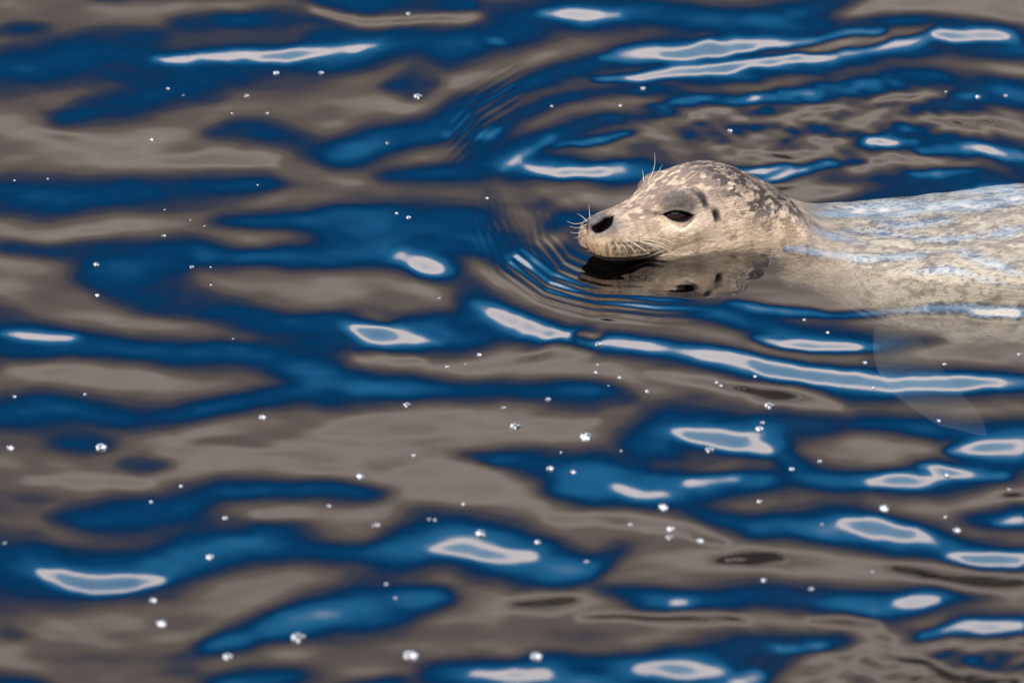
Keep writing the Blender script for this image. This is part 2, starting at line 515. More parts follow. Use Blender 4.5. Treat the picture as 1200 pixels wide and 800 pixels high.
# cores of the brightest faces mirror the blue veil behind the cloud edge
S(PALE, (300,69,1),(345,69,2),(380,67,1))
S(46, (655,31,2),(676,31,4),(698,31,2))
S(PALE, (650,196,2),(680,194,3),(708,190,3))
S(PALE, (780,72,2),(830,64,4),(885,60,3))
S(PALE, (700,98,1),(800,84,3),(880,73,2),(960,70,2))
S(PALE, (1095,51,3),(1160,50,4),(1180,50,2))
S(GREY, (950,60,3),(1010,57,4),(1040,57,3))
S(PALE, (485,287,5),(502,291,7),(516,297,4))
S(PALE, (412,368,3),(440,368,5),(462,369,3))
S(PALE, (575,343,3),(595,351,5),(640,369,4),(690,381,3),(720,388,1))
S(PALE, (880,415,2),(900,420,3),(960,428,4),(1040,435,3),(1100,439,4),(1170,438,4))
S(PALE, (915,395,2),(950,398,3),(1005,399,3))
S(PALE, (805,494,3),(830,499,5),(868,504,5))
S(PALE, (1140,508,3),(1190,505,4))
S(PALE, (1040,544,3),(1070,542,4),(1100,536,2))
S(PALE, (1095,529,2),(1140,532,2))
S(PALE, (1005,590,3),(1035,593,5),(1065,599,4))
S(PALE, (1135,627,3),(1190,628,4))
S(PALE, (72,660,3),(110,661,4),(160,658,3))
S(45, (560,630,2),(590,633,2))
S(PALE, (1140,350,3),(1200,353,3))
# troughs that mirror the foot of the cloud bank and the quay wall
S(DARK, (190,185,6),(260,184,9),(320,184,6))
S(DARK, (10,425,9),(80,424,13),(190,430,9))
S(DARK, (380,482,8),(440,478,14),(510,480,8))
S(DARK, (470,538,8),(530,533,14),(580,540,10))
S(DARK, (295,586,5),(320,585,8),(350,586,5))
S(DARK, (650,588,6),(700,583,9),(780,592,10),(840,600,6))
S(DARK, (610,398,6),(650,393,12),(690,400,6))
S(DARK, (420,396,5),(450,395,8),(490,397,4))
S(DARK, (40,552,6),(110,548,9),(180,554,6))
S(DARK, (360,22,4),(420,37,4),(540,36,6),(560,34,4))
S(DARK, (620,475,5),(660,478,9),(700,476,5))
S(DARK, (760,425,4),(830,440,8),(930,450,12),(980,455,6))
S(BLACK, (868,441,4),(893,448,9),(920,450,6))
S(BLACK, (600,688,5),(640,686,9),(672,682,5))
S(BLACK, (680,706,3),(740,703,4),(820,709,5),(870,710,4))
S(BLACK, (842,637,4),(880,633,9),(908,627,5))
S(BLACK, (820,608,3),(845,608,4))
S(BLACK, (1045,634,4),(1085,645,7),(1140,655,9),(1200,655,9))
S(BLACK, (955,705,3),(990,703,6),(1025,701,3))
S(BLACK, (1180,557,3),(1200,558,4))
S(BLACK, (1040,773,4),(1055,770,6),(1080,775,3))
S(BLACK, (1130,790,4),(1180,788,5))
S(BLACK, (895,209,2),(910,210,4),(930,210,2))
S(BLACK, (674,375,1.5),(690,378,2.5),(702,381,1.5))

DX, DY = 0.0028, 0.0045
gx = np.arange(-1.06, 1.06, DX)
gy = np.arange(-1.95, 2.25, DY)
GX, GY = np.meshgrid(gx, gy)
flat = np.stack([GX, GY, np.zeros_like(GX)], -1)
PX, PY, _ = project(flat)
view_el = np.degrees(np.arcsin((CAM[2]) / np.linalg.norm(flat - CAM, axis=-1)))

wake = 1 - 0.75 * np.exp(-((((PX - 780) / 330) ** 2 + ((PY - 290) / 150) ** 2) ** 2))
QX = PX + wake * (9 * (fbm(PX / 60, PY / 26, 0.1, 3, 91) - 0.5) * 2 + 4.0 * (fbm(PX / 16, PY / 6, 0.1, 2, 92) - 0.5) * 2)
QY_ = PY + 4.5 * (fbm(PX / 55, PY / 24, 4.1, 3, 93) - 0.5) * 2 + 1.6 * (fbm(PX / 18, PY / 8, 6.1, 2, 94) - 0.5) * 2
E = np.full(GX.shape, GREY)
E += 5.0 * (fbm(GX * 5.5, GY * 3.2, 0.3, 2, 5) - 0.5) * 2 + 5.0 * (fbm(PX / 75, PY / 22, 7.3, 2, 6) - 0.5) * 2
outside = smooth(0, 60, np.maximum.reduce([-PX - 5, PX - 1205, -PY - 5, PY - 805]))
E = E + outside * 26 * (fbm(GX * 4.5, GY * 5.5, 1.7, 3, 9) - 0.5)
def paint(level, path):
    path = [tuple(map(float, q)) for q in path]
    xs = [q[0] for q in path]; ys = [q[1] for q in path]; rm = max(q[2] for q in path) * 2.9 + 3
    j0, j1 = np.searchsorted(-PY[:, 0], [-(max(ys) + rm), -(min(ys) - rm)])
    j0 = max(j0 - 1, 0); j1 = min(j1 + 1, len(gy))
    i0 = max(np.searchsorted(gx, (min(xs) - rm - 600) * PXM * 1.0 - 0.15), 0)
    i1 = min(np.searchsorted(gx, (max(xs) + rm - 600) * PXM * 1.0 + 0.15), len(gx))
    X, Y = QX[j0:j1, i0:i1], QY_[j0:j1, i0:i1]
    if X.size == 0:
        return
    best = np.full(X.shape, 1e9)
    for (x0, y0, r0), (x1, y1, r1) in zip(path[:-1], path[1:]):
        dx, dy = x1 - x0, y1 - y0
        t = np.clip(((X - x0) * dx + (Y - y0) * dy) / (dx * dx + dy * dy), 0, 1)
        d = np.hypot(X - x0 - t * dx, (Y - y0 - t * dy)) / (r0 + (r1 - r0) * t)
        best = np.minimum(best, d)
    if level in (BLUE, DEEP):
        f = 1 - smooth(0.0, 2.25, best / 1.3)
    elif level == BLACK:
        f = 1 - smooth(0.1, 2.0, best / 1.5)
    elif level in (WHITE, PALE):
        f = 1 - smooth(0.1, 1.9, best / 0.95)
    else:
        f = 1 - smooth(0.1, 2.0, best / 1.0)
    E[j0:j1, i0:i1] += (level - E[j0:j1, i0:i1]) * f
def soften(A, px_x, px_y):
    """blur a field on the water grid by a number of photo pixels"""
    kx_ = np.fft.rfftfreq(A.shape[1], DX)[None, :] * 2 * np.pi
    ky_ = np.fft.fftfreq(A.shape[0], DY)[:, None] * 2 * np.pi
    G = np.exp(-0.5 * ((kx_ * px_x * PXM) ** 2 + (ky_ * px_y * PXM / math.sin(PITCH)) ** 2))
    return np.fft.irfft2(np.fft.rfft2(A) * G, s=A.shape)
glints = False
for level, path in ST:
    if level == WHITE and not glints:
        E = soften(E, 6.0, 4.0)          # the broad ripples are smooth; the bright crests on them are crisp
        glints = True
    paint(level, path)

E += 4.0 * (fbm(PX / 70, PY / 15, 3.3, 3, 8) - 0.5) * 2 + 1.4 * (fbm(PX / 26, PY / 7, 5.3, 2, 18) - 0.5) * 2
# calm water close to the muzzle so that the head is mirrored in it
calm = np.exp(-(((PX - 800) / 130) ** 4 + ((PY - 318) / 22) ** 4))
E += (19.0 - E) * calm * 0.9
E += calm * 9 * (fbm(PX / 60, PY / 4.5, 9.1, 2, 28) - 0.5) * smooth(300, 312, PY)

def chop_mask(x, y, rx, ry):
    return np.exp(-(((PX - x) / rx) ** 2 + ((PY - y) / ry) ** 2) ** 2)
fine = (chop_mask(960, 150, 240, 55) * 0.9 + chop_mask(1100, 760, 200, 50) + chop_mask(1110, 265, 160, 38) * 1.3
        + chop_mask(650, 240, 40, 35) * 0.6)
cz = fbm(GX * 34 + GY * 7, GY * 20, 0.5, 3, 21) - 0.5
cz2 = fbm(GX * 26 + GY * 9 + 5.0, GY * 34 - GX * 6, 2.5, 4, 23, 0.6) - 0.5
E += fine * cz * 34 + chop_mask(1100, 265, 170, 40) * cz2 * 40 + (chop_mask(960, 140, 230, 55) + chop_mask(1110, 760, 190, 50)) * (cz2 * 44)
E -= 7 * chop_mask(1090, 765, 190, 40)
E += 3 * chop_mask(930, 140, 170, 45)

ST.clear()
S(44.5, (955,248,2.2),(1000,240,4.5),(1060,233,6.0),(1130,225,6.0),(1200,216,7.5))
S(42.5, (985,262,3.0),(1040,258,4.5),(1080,264,3.0),(1130,260,4.5),(1200,250,4.5))
S(44.0, (915,284,2.2),(960,288,3.0),(1010,290,4.5),(1060,284,3.8),(1112,275,2.2))
S(43.0, (1112,272,2.2),(1140,283,4.5),(1170,292,3.8),(1200,304,3.8))
S(41.5, (940,260,3.0),(975,270,4.5),(1020,272,3.0))
S(42.5, (1015,247,2.2),(1060,248,4.5),(1120,241,3.0))
S(42.5, (1060,299,2.2),(1110,297,3.8),(1160,309,3.8),(1200,320,3.0))
for level, path in ST:
    paint(level, path)

tilt = np.tan(np.radians((E - view_el) / 2))
# the water between crest and trough: integrate the ripple faces into one height field
win = (smooth(-1.06, -0.9, GX) * (1 - smooth(0.9, 1.06, GX)) * smooth(-1.95, -1.7, GY) * (1 - smooth(2.0, 2.25, GY)))
slope = -tilt * win          # a face that looks at the camera falls towards it
slope = -slope
ny, nx = slope.shape
pad_y, pad_x = 256, 128
F = np.pad(slope, ((pad_y, pad_y), (pad_x, pad_x)))
ky = np.fft.fftfreq(F.shape[0], DY)[:, None] * 2 * np.pi
kx = np.fft.fftfreq(F.shape[1], DX)[None, :] * 2 * np.pi
H = np.fft.fft2(F) * (-1j * ky) / (ky ** 2 + 0.045 * kx ** 2 + 0.8)
H *= np.exp(-0.5 * ((kx * 0.0030) ** 2 + (ky * 0.0070) ** 2))
h = np.real(np.fft.ifft2(H))[pad_y:-pad_y, pad_x:-pad_x]

# fine concentric ripples shed by the muzzle
def dist_to_path(path):
    best = np.full(PX.shape, 1e9)
    sgn = np.zeros(PX.shape)
    for (x0, y0), (x1, y1) in zip(path[:-1], path[1:]):
        dx, dy = x1 - x0, y1 - y0
        t = np.clip(((PX - x0) * dx + (PY - y0) * dy) / (dx * dx + dy * dy), 0, 1)
        ex, ey = PX - x0 - t * dx, PY - y0 - t * dy
        d = np.hypot(ex, ey)
        s = np.sign(dx * ey - dy * ex)
        sgn = np.where(d < best, s, sgn)
        best = np.minimum(best, d)
    return best * sgn
d1 = dist_to_path([(590, 190), (574, 215), (578, 250), (598, 288), (640, 318), (700, 338), (770, 350), (860, 357)])
h += 0.00065 * np.cos(2 * np.pi * d1 / 8.5) * np.exp(-(d1 / 17) ** 2) * (1 - smooth(690, 850, PX)) * smooth(205, 270, PY)
d2 = dist_to_path([(650, 215), (632, 240), (636, 268), (660, 295), (710, 315), (790, 328)])
h += 0.0005 * np.cos(2 * np.pi * d2 / 10.0) * np.exp(-(d2 / 16) ** 2) * (1 - smooth(690, 785, PX)) * smooth(222, 280, PY)
d3 = dist_to_path([(520, 175), (560, 140), (620, 105)])
h += 0.00022 * np.cos(2 * np.pi * d3 / 8.0 + 0.6) * np.exp(-(d3 / 20) ** 2) * smooth(515, 545, PX) * (1 - smooth(595, 622, PX))
h *= win

# one sheet: the fine grid in the middle, growing cells out to the far shore
def grow(start, end, first):
    s, v = [], start
    step = first
    while abs(v) < abs(end):
        step *= 1.12
        v += math.copysign(step, end)
        s.append(v)
    return np.array(s)
ax = np.concatenate([grow(gx[0], -60, DX)[::-1], gx, grow(gx[-1], 60, DX)])
ay = np.concatenate([grow(gy[0], -40, DY)[::-1], gy, grow(gy[-1], 34, DY)])
AX, AY = np.meshgrid(ax, ay)
HZ = np.zeros_like(AX)
oi = np.searchsorted(ax, gx[0]); oj = np.searchsorted(ay, gy[0])
far = np.maximum(np.abs(AX) / 1.0, np.abs(AY - 0.15) / 2.0)
HZ += 0.012 * (fbm(AX * 4.0, AY * 5.0, 2.2, 2, 31) - 0.5) * smooth(0.85, 1.2, far) * (1 - smooth(3, 9, far))
HZ[oj:oj + ny, oi:oi + nx] += h
Vw = np.stack([AX, AY, HZ], -1).reshape(-1, 3)
water = link_mesh('water', Vw, grid_faces(len(ay), len(ax)), M_water)
water['kind'] = 'structure'
water['label'] = 'rippled dark sea water mirroring blue sky, pale cloud and a grey cloud bank'

def water_height(x, y):
    i = np.clip(((x - gx[0]) / DX), 0, nx - 1.001); j = np.clip(((y - gy[0]) / DY), 0, ny - 1.001)
    i0, j0 = int(i), int(j)
    a, b = i - i0, j - j0
    return (h[j0, i0] * (1 - a) * (1 - b) + h[j0, i0 + 1] * a * (1 - b) + h[j0 + 1, i0] * (1 - a) * b + h[j0 + 1, i0 + 1] * a * b)

bed = link_mesh('sea_bed', *(lambda n: (np.stack([np.tile(np.linspace(-60, 60, n), n), np.repeat(np.linspace(-40, 34, n), n),
      -2.6 + 0.3 * (fbm(np.tile(np.linspace(0, 20, n), n), np.repeat(np.linspace(0, 20, n), n), 0.0, 3, 3) - 0.5)], -1), grid_faces(n, n)))(60), bed_material())
bed['kind'] = 'structure'

# ------------------------------------------------------------------ quay wall across the water (seen only as a reflection)
QY = 25.0
quay = bpy.data.objects.new('quay_wall', None)
C.objects.link(quay)
quay.location = (0, QY, 0)
tag(quay, 'low dark stone quay wall with weedy foot, mirrored as black flecks in the ripples', 'wall')
def quay_band(name, z0, z1, y0, kind, bump):
    nxq, nzq = 260, max(4, int((z1 - z0) * 5))
    x = np.linspace(-58, 58, nxq); z = np.linspace(z0, z1, nzq)
    X, Z = np.meshgrid(x, z)
    Y = y0 + bump * (fbm(X * 0.8, Z * 1.4, 0.0, 4, 50) - 0.5)
    f = np.stack([X, Y, Z], -1).reshape(-1, 3)
    back = f.copy(); back[:, 1] = y0 + 4.0
    fa = grid_faces(nzq, nxq)
    n0 = len(f)
    g = np.arange(n0).reshape(nzq, nxq)
    rim = np.concatenate([g[0, :], g[1:, -1], g[-1, -2::-1], g[-2:0:-1, 0]])
    side = np.stack([rim, rim + n0, np.roll(rim, -1) + n0, np.roll(rim, -1)], -1)
    return link_mesh(name, np.concatenate([f, back]), np.concatenate([fa, fa[:, ::-1] + n0, side]), wall_material(kind), quay)
quay_band('weedy_foot', -2.6, 3.4, 0.0, 'weed', 0.3)
quay_band('stonework', 3.4, 4.3, 0.0, 'stone', 0.3)
quay_band('coping', 4.3, 4.6, 0.0, 'course', 0.3)

# ------------------------------------------------------------------ the seal
seal = bpy.data.objects.new('harbour_seal', None)
C.objects.link(seal)
tag(seal, 'spotted cream and grey harbour seal swimming with its head above water', 'seal')
NOSE = on_water(690, 293)
tab = np.array([
 # s    top   bot   half-width  height of widest
 [-4,   29,   10,   8,   19],
 [-2.5, 37,   3,    18,  18],
 [0,    42,  -4,    24,  16],
 [5,    46,  -12,   30,  14],
 [14,   49,  -21,   34,  11],
 [30,   51,  -28,   40,  8],
 [50,   55,  -30,   43, 2],
 [70,   61,  -28,   46, -2],
 [90,   69,  -27,   51, -4],
 [110,  78,  -26,   57, -5],
 [130,  85,  -26,   62, -5],
 [150,  90,  -27,   66, -5],
 [175,  92,  -29,   71, -5],
 [200,  90,  -33,   75, -6],
 [225,  81,  -42,   78, -8],
 [250,  67,  -58,   80, -12],
 [275,  51,  -80,   83, -10],
 [300,  33, -103,   88, -18],
 [330,  6, -114,   95, -34],
 [360,  -13, -128,  106, -44],
 [400,  -24,  -150,  122, -52],
 [450,  -28,  -175,  142, -58],
 [520,  -29, -198,  160, -62],
 [600,  -27, -215,  172, -64],
 [700,  -24, -226,  178, -64],
 [800,  -22, -222,  170, -70],
 [1000, -22, -190,  132, -85],
 [1200,-30, -150,   92, -85],
 [1350,-52, -128,   55, -88],
 [1440,-66, -112,   30, -89],
 [1480,-80,  -98,   10, -89]], dtype=float)
svals = np.concatenate([np.arange(-4, 14, 0.45), np.arange(14, 330, 1.15), np.linspace(331, 560, 110), np.linspace(563, 900, 90)[1:], np.linspace(903, 1480, 60)[1:]])
def interp(col):
    # monotone cubic (Catmull with finite slopes)
    x, y = tab[:, 0], tab[:, col]
    m = np.gradient(y, x)
    i = np.clip(np.searchsorted(x, svals) - 1, 0, len(x) - 2)
    hh = x[i + 1] - x[i]; t = (svals - x[i]) / hh
    return ((2*t**3 - 3*t**2 + 1) * y[i] + (t**3 - 2*t**2 + t) * hh * m[i] + (-2*t**3 + 3*t**2) * y[i+1] + (t**3 - t**2) * hh * m[i+1])
top, bot, hw, wm = [interp(c)[:, None] for c in (1, 2, 3, 4)]
hw = np.maximum(hw, 3)
NTH = 400
th = np.linspace(0, 2 * np.pi, NTH, endpoint=False)[None, :]
n_up = 2.25
cs, sn = np.cos(th), np.sin(th)
vv = hw * np.sign(cs) * np.abs(cs) ** (2 / n_up)
ww = wm + np.where(sn > 0, (top - wm), (wm - bot)) * np.sign(sn) * np.abs(sn) ** (2 / n_up)
ss = np.broadcast_to(svals[:, None], vv.shape).copy()

# heading of the spine: the head is turned a little towards the camera
head_yaw, body_yaw = math.radians(31), math.radians(9)
fs = np.linspace(-10, 1500, 3021)
yaw = head_yaw + (body_yaw - head_yaw) * smooth(200, 420, fs)
cx = np.concatenate([[0], np.cumsum(np.cos(yaw[:-1]) * np.diff(fs))]) * 0.001
cy = np.concatenate([[0], np.cumsum(np.sin(yaw[:-1]) * np.diff(fs))]) * 0.001
cx -= np.interp(0, fs, cx); cy -= np.interp(0, fs, cy)
def to_world(s, v, w):
    a = np.interp(s, fs, yaw)
    X = NOSE[0] + np.interp(s, fs, cx) + v * 0.001 * np.sin(a)
    Y = NOSE[1] + np.interp(s, fs, cy) - v * 0.001 * np.cos(a)
    return np.stack([X, Y, (np.asarray(w) - 3.5) * 0.001], -1)

def normals(s, v, w):
    P = np.stack([s, v, w], -1)
    du = np.gradient(P, axis=0)
    dv = np.roll(P, -1, 1) - np.roll(P, 1, 1)
    n = np.cross(dv, du)
    n /= np.linalg.norm(n, axis=-1, keepdims=True) + 1e-9
    return n
nrm = normals(ss, vv, ww)
if (nrm[200, :, 2] * ww[200]).sum() < 0:
    nrm = -nrm
s0, v0, w0 = ss.copy(), vv.copy(), ww.copy()          # rest shape, used to place features
side = np.sign(v0)

W0 = to_world(s0, v0, w0)
sx, sy, sz = project(W0)
def pick(px, py, side_want=1):
    """surface point (s, v, w) of the rest shape under a photo pixel"""
    d = np.hypot(sx - px, sy - py)
    near = np.where((d < d.min() + 2.0), sz, 1e9)
    k = np.unravel_index(np.argmin(near), near.shape)
    return s0[k], v0[k], w0[k]

eye = pick(796, 251)
ear = pick(842, 252)
nos = pick(708, 263)
print('eye', eye, 'ear', ear, 'nostril', nos)

def g(ds, dw, a, b, rot=0.0, p=2):
    c, sN = math.cos(rot), math.sin(rot)
    u, q = ds * c + dw * sN, -ds * sN + dw * c
    return np.exp(-((np.abs(u) / a) ** p + (np.abs(q) / b) ** p))

av = np.abs(v0)
disp = np.zeros_like(s0)
sidem = smooth(8, 22, av)                       # features on the flanks of the head
# muzzle pads and the groove between them
disp += 6.0 * np.exp(-(((s0 - 24) / 22) ** 2 + ((av - 28) / 16) ** 2 + ((w0 - 10) / 17) ** 2))
front = np.exp(-((s0 + 2) / 9) ** 2)
disp -= 3.5 * np.exp(-(v0 / 3.0) ** 2) * front * smooth(-8, 0, w0) * (1 - smooth(34, 44, w0))
# nose pad, proud of the muzzle
disp += 3.5 * np.exp(-(((s0 - 4) / 11) ** 2 + (av / 20) ** 2 + ((w0 - 42) / 9) ** 2))
# bridge between the eyes, brows, sockets
es, ew = eye[0], eye[2]
disp += 4.0 * g(s0 - (es + 6), w0 - (ew + 20), 26, 11, 0.1) * sidem
disp -= 4.5 * g(s0 - (es - 18), w0 - (ew + 2), 20, 17) * sidem
disp += 4.0 * g(s0 - (es + 8), w0 - (ew - 24), 34, 13) * sidem
disp -= 2.0 * g(s0 - 72, w0 - 50, 22, 10) * sidem
disp += 7.0 * np.exp(-(((s0 - 112) / 26) ** 2 + ((av - 36) / 14) ** 2)) * smooth(38, 62, w0)
disp -= 3.0 * np.exp(-((s0 - 90) / 40) ** 2 - (v0 / 10) ** 2) * smooth(40, 60, w0)
# eye opening
erot = -0.10
EA, EB = 20.5, 7.9
def almond(ds, dw):
    c, sN = math.cos(erot), math.sin(erot)
    u, q = ds * c + dw * sN, -ds * sN + dw * c
    u = u / EA
    upper = EB * 0.45 * (1 - np.abs(u - 0.05) ** 2.0)
    lower = -EB * 0.95 * (1 - np.abs(u - 0.12) ** 2.2)
    q0 = np.where(q > 0, q / np.maximum(upper, 0.4), q / np.minimum(lower, -0.4))
    return np.maximum(np.abs(u), 0) ** 6 + q0 ** 2      # < 1 inside
al = almond(s0 - es, w0 - ew)
eye_r = np.sqrt(al)
disp += 2.6 * np.exp(-((eye_r - 1.45) / 0.38) ** 2) * sidem * (np.abs(s0 - es) < 45)
disp -= 11.0 * (1 - smooth(0.75, 1.15, eye_r)) * sidem
disp -= 1.3 * np.exp(-((eye_r - 2.3) / 0.3) ** 2) * sidem * (w0 < ew) * (np.abs(s0 - es) < 45)
# ear opening
disp -= 6.0 * g(s0 - ear[0], w0 - ear[2], 3.4, 7.5, 0.15, 2) * sidem
disp += 1.5 * g(s0 - ear[0] - 7, w0 - ear[2], 5, 10, 0.15) * sidem
# nostrils
nd_s, nd_v, nd_w = s0 - nos[0] + 1, av - abs(nos[1]) + 2, w0 - nos[2]
nost = np.exp(-np.abs((nd_s * 0.8 + nd_v * 0.5 + 0.0 * nd_w) / 13.0) ** 2.6 - np.abs((nd_w - 0.36 * nd_s - 0.10 * nd_v) / 4.4) ** 2.6) * smooth(2.5, 6, av)
nost *= (s0 < 40)
disp -= 13.0 * nost
disp += 1.8 * np.exp(-((nd_s / 15) ** 2 + ((nd_w - 8) / 4.5) ** 2 + (nd_v / 14) ** 2))
# mouth line
mouth_w = 1 - 6 * smooth(0, 55, s0) + 8 * smooth(60, 95, s0)
disp -= 4.0 * np.exp(-((w0 - mouth_w) / 2.2) ** 2) * (1 - smooth(70, 95, s0))
disp -= 9.0 * (1 - smooth(mouth_w - 7, mouth_w - 1, w0)) * (1 - smooth(55, 110, s0)) * smooth(-4, 4, s0)
# loose skin, fur unevenness
disp += 1.6 * (fbm(s0 * 0.03, v0 * 0.045, w0 * 0.045, 3, 41) - 0.5) * 2 * smooth(20, 80, s0)
disp += 11.0 * (fbm(s0 * 0.011, v0 * 0.016, w0 * 0.016, 3, 43) - 0.5) * smooth(330, 430, s0)
wq = 2 * fbm(s0 * 0.03, v0 * 0.05, w0 * 0.05, 2, 46)
disp += 0.7 * (fbm(s0 * 0.11 + wq, v0 * 0.36, w0 * 0.36, 3, 47) - 0.5) * 2 * smooth(25, 60, s0) * (1 - smooth(330, 400, s0)) * smooth(1.4, 2.2, eye_r)
neckfold = np.cos((s0 - 300) / 9.0) * np.exp(-((s0 - 318) / 26) ** 2)
disp += 1.4 * neckfold
ss, vv, ww = s0 + nrm[..., 0] * disp, v0 + nrm[..., 1] * disp, w0 + nrm[..., 2] * disp

# ---- pelt pigment and some painted shading, one colour per vertex
def lerp(c, new, f):
    return c + (np.array(new) - c) * f[..., None]
col = np.zeros(s0.shape + (3,)) + np.array([0.57, 0.415, 0.275])
q1 = fbm(s0 * 0.05, v0 * 0.08, w0 * 0.08, 4, 61)
q2 = fbm(s0 * 0.09, v0 * 0.16, w0 * 0.16, 4, 63)
q3 = fbm(s0 * 0.022, v0 * 0.03, w0 * 0.03, 3, 65)
col = lerp(col, (0.24, 0.165, 0.11), smooth(0.46, 0.68, q1) * 0.65)
col = lerp(col, (0.60, 0.455, 0.325), smooth(0.50, 0.7, q3) * 0.6)
# tawny muzzle
tawny = np.exp(-(((s0 - 20) / 42) ** 2 + ((w0 - 8) / 22) ** 2))
col = lerp(col, (0.25, 0.145, 0.055), tawny * (0.5 + 0.5 * q1))
col = lerp(col, (0.06, 0.04, 0.022), smooth(0.50, 0.66, fbm(v0 * 0.30, s0 * 0.22, w0 * 0.05, 4, 87)) * np.clip(tawny * 1.2, 0, 1) * 0.7)
# brown-grey bridge and forehead
rel = (w0 - wm) / (top - wm)
crown = smooth(0.45, 0.92, rel) * smooth(15, 60, s0) * (1 - smooth(290, 330, s0))
col = lerp(col, (0.155, 0.10, 0.072), crown * smooth(0.36, 0.54, q2) * 0.8)
wx, wy, wz = [10 * (fbm(s0 * 0.06, v0 * 0.09, w0 * 0.09, 3, 101 + k) - 0.5) * 2 for k in range(3)]
def blotch(fs_, fv_, seed, oct=5):
    return fbm((s0 + wx) * fs_ + 3.1, (v0 + wy) * fv_ + 1.7, (w0 + wz) * fv_ + 2.3, oct, seed, 0.55)
# dark blotches over the back of the skull and neck
back = smooth(165, 215, s0 + (w0 - 40) * 0.5) * smooth(-2, 46, w0 + (s0 - 220) * 0.16) * (1 - smooth(330, 420, s0) * 0.4)
col = lerp(col, (0.045, 0.031, 0.025), np.clip(back, 0, 1) * smooth(0.44, 0.53, blotch(0.10, 0.15, 67)) * 0.92)
# rusty streaks low on the cheek
col = lerp(col, (0.25, 0.16, 0.085), smooth(0.60, 0.72, fbm(s0 * 0.075, v0 * 0.05, w0 * 0.05, 3, 69)) * smooth(110, 150, s0) * (1 - smooth(22, 40, w0)) * 0.7 * (s0 < 330))
# trunk: scattered spots
trunk = smooth(330, 420, s0)
col = lerp(col, (0.78, 0.635, 0.455), trunk * 0.85)
col = lerp(col, (0.16, 0.115, 0.08), trunk * smooth(0.50, 0.66, blotch(0.045, 0.10, 71, 6)) * 0.72)
col = lerp(col, (0.10, 0.08, 0.07), trunk * smooth(-60, 0, w0) * smooth(0.48, 0.60, blotch(0.05, 0.13, 73, 6)) * 0.85)
col = lerp(col, (0.11, 0.08, 0.06), trunk * smooth(0.60, 0.68, blotch(0.16, 0.34, 77, 3)) * 0.7)
col = lerp(col, (0.20, 0.155, 0.105), g(s0 - 95, w0 - 6, 42, 15) * sidem * 0.6)  # lower cheek: wet tone, with its shading near the waterline painted in
# round the eye
er = np.hypot((s0 - es - 5) / 30, (w0 - ew - 9) / 19) + 0.35 * (q2 - 0.5)
col = lerp(col, (0.06, 0.049, 0.044), (1 - smooth(0.5, 1.15, er)) * sidem * 0.88)
col = lerp(col, (0.62, 0.52, 0.41), np.exp(-((eye_r - 2.6) / 0.55) ** 2) * (w0 < ew - 2) * sidem * (np.abs(s0 - es) < 36) * 0.8)
col = lerp(col, (0.018, 0.014, 0.013), (1 - smooth(1.15, 1.75, eye_r)) * sidem * (np.abs(s0 - es) < 34))
col = lerp(col, (0.025, 0.02, 0.018), g(s0 - (es - 26), w0 - ew - 4, 9, 2.6, -0.2) * sidem * 0.9)
# dark wet tuft behind the brow
tu = pick(826, 235)
col = lerp(col, (0.03, 0.025, 0.024), g(s0 - tu[0], w0 - tu[2], 5.5, 10, 0.25, 4) * sidem * 1.0)
tu2 = pick(820, 227)
col = lerp(col, (0.04, 0.033, 0.03), g(s0 - tu2[0], w0 - tu2[2], 10, 3.6, -0.35, 3) * sidem * 0.95)
# ear
col = lerp(col, (0.02, 0.016, 0.015), g(s0 - ear[0], w0 - ear[2], 5.6, 10, 0.15, 4) * sidem)
# nose pad and nostrils
pad = np.exp(-np.abs(np.hypot((s0 - 6) / 32, (w0 - nos[2] - 2) / 14.5) + 0.5 * (q2 - 0.5)) ** 4) * (s0 < 55)
col = lerp(col, (0.085, 0.07, 0.064), pad * 0.95)
col = lerp(col, (0.16, 0.13, 0.12), np.exp(-(((s0 - 12) / 9) ** 2 + ((w0 - nos[2] - 9) / 3.5) ** 2)) * 0.5)
col = lerp(col, (0.0012, 0.001, 0.001), smooth(0.12, 0.34, nost))
col = lerp(col, (0.03, 0.024, 0.02), np.exp(-(v0 / 2.2) ** 2) * (s0 < 12) * (w0 > -8) * (w0 < 44) * 0.95)
# dark lips, and the shade under the muzzle painted onto the chin
col = lerp(col, (0.035, 0.028, 0.025), (1 - smooth(mouth_w - 1, mouth_w + 4, w0)) * (1 - smooth(60, 95, s0)) * 0.9)
# dark follicle spots in rows on the muzzle pads
fol_pts = []
for r_, ww_ in enumerate((22, 15, 8, 1)):
    for k_ in range(8):
        fol_pts.append((16 + k_ * 7.2 + r_ * 2.5, ww_ - k_ * 0.9))
for fs_, fw_ in fol_pts:
    col = lerp(col, (0.02, 0.016, 0.014), np.exp(-(((s0 - fs_) / 3.0) ** 2 + ((w0 - fw_) / 2.2) ** 2)) * smooth(12, 18, av) * 0.9)
# fine speckle of the hair
col *= (0.86 + 0.28 * fbm(s0 * 0.22, v0 * 0.6, w0 * 0.6, 3, 75))[..., None]
col = np.clip(col, 0.001, 0.9)

P = to_world(ss, vv, ww)
nr, nth = s0.shape
verts = P.reshape(-1, 3)
cap0 = to_world(np.array([-4.4]), np.array([0.0]), np.array([19.0]))
cap1 = to_world(np.array([1484.0]), np.array([0.0]), np.array([-89.0]))
verts = np.concatenate([verts, cap0, cap1])
base = grid_faces(nr, nth, True)
idx = np.arange(nth)
c0, c1 = nr * nth, nr * nth + 1
f0 = np.stack([np.full(nth, c0), (idx + 1) % nth, idx, idx], -1)
# triangles for the caps are kept as extra rings collapsed to a point
tri0 = [(c0, int((i + 1) % nth), int(i)) for i in idx]
o2 = (nr - 1) * nth
tri1 = [(c1, int(o2 + i), int(o2 + (i + 1) % nth)) for i in idx]

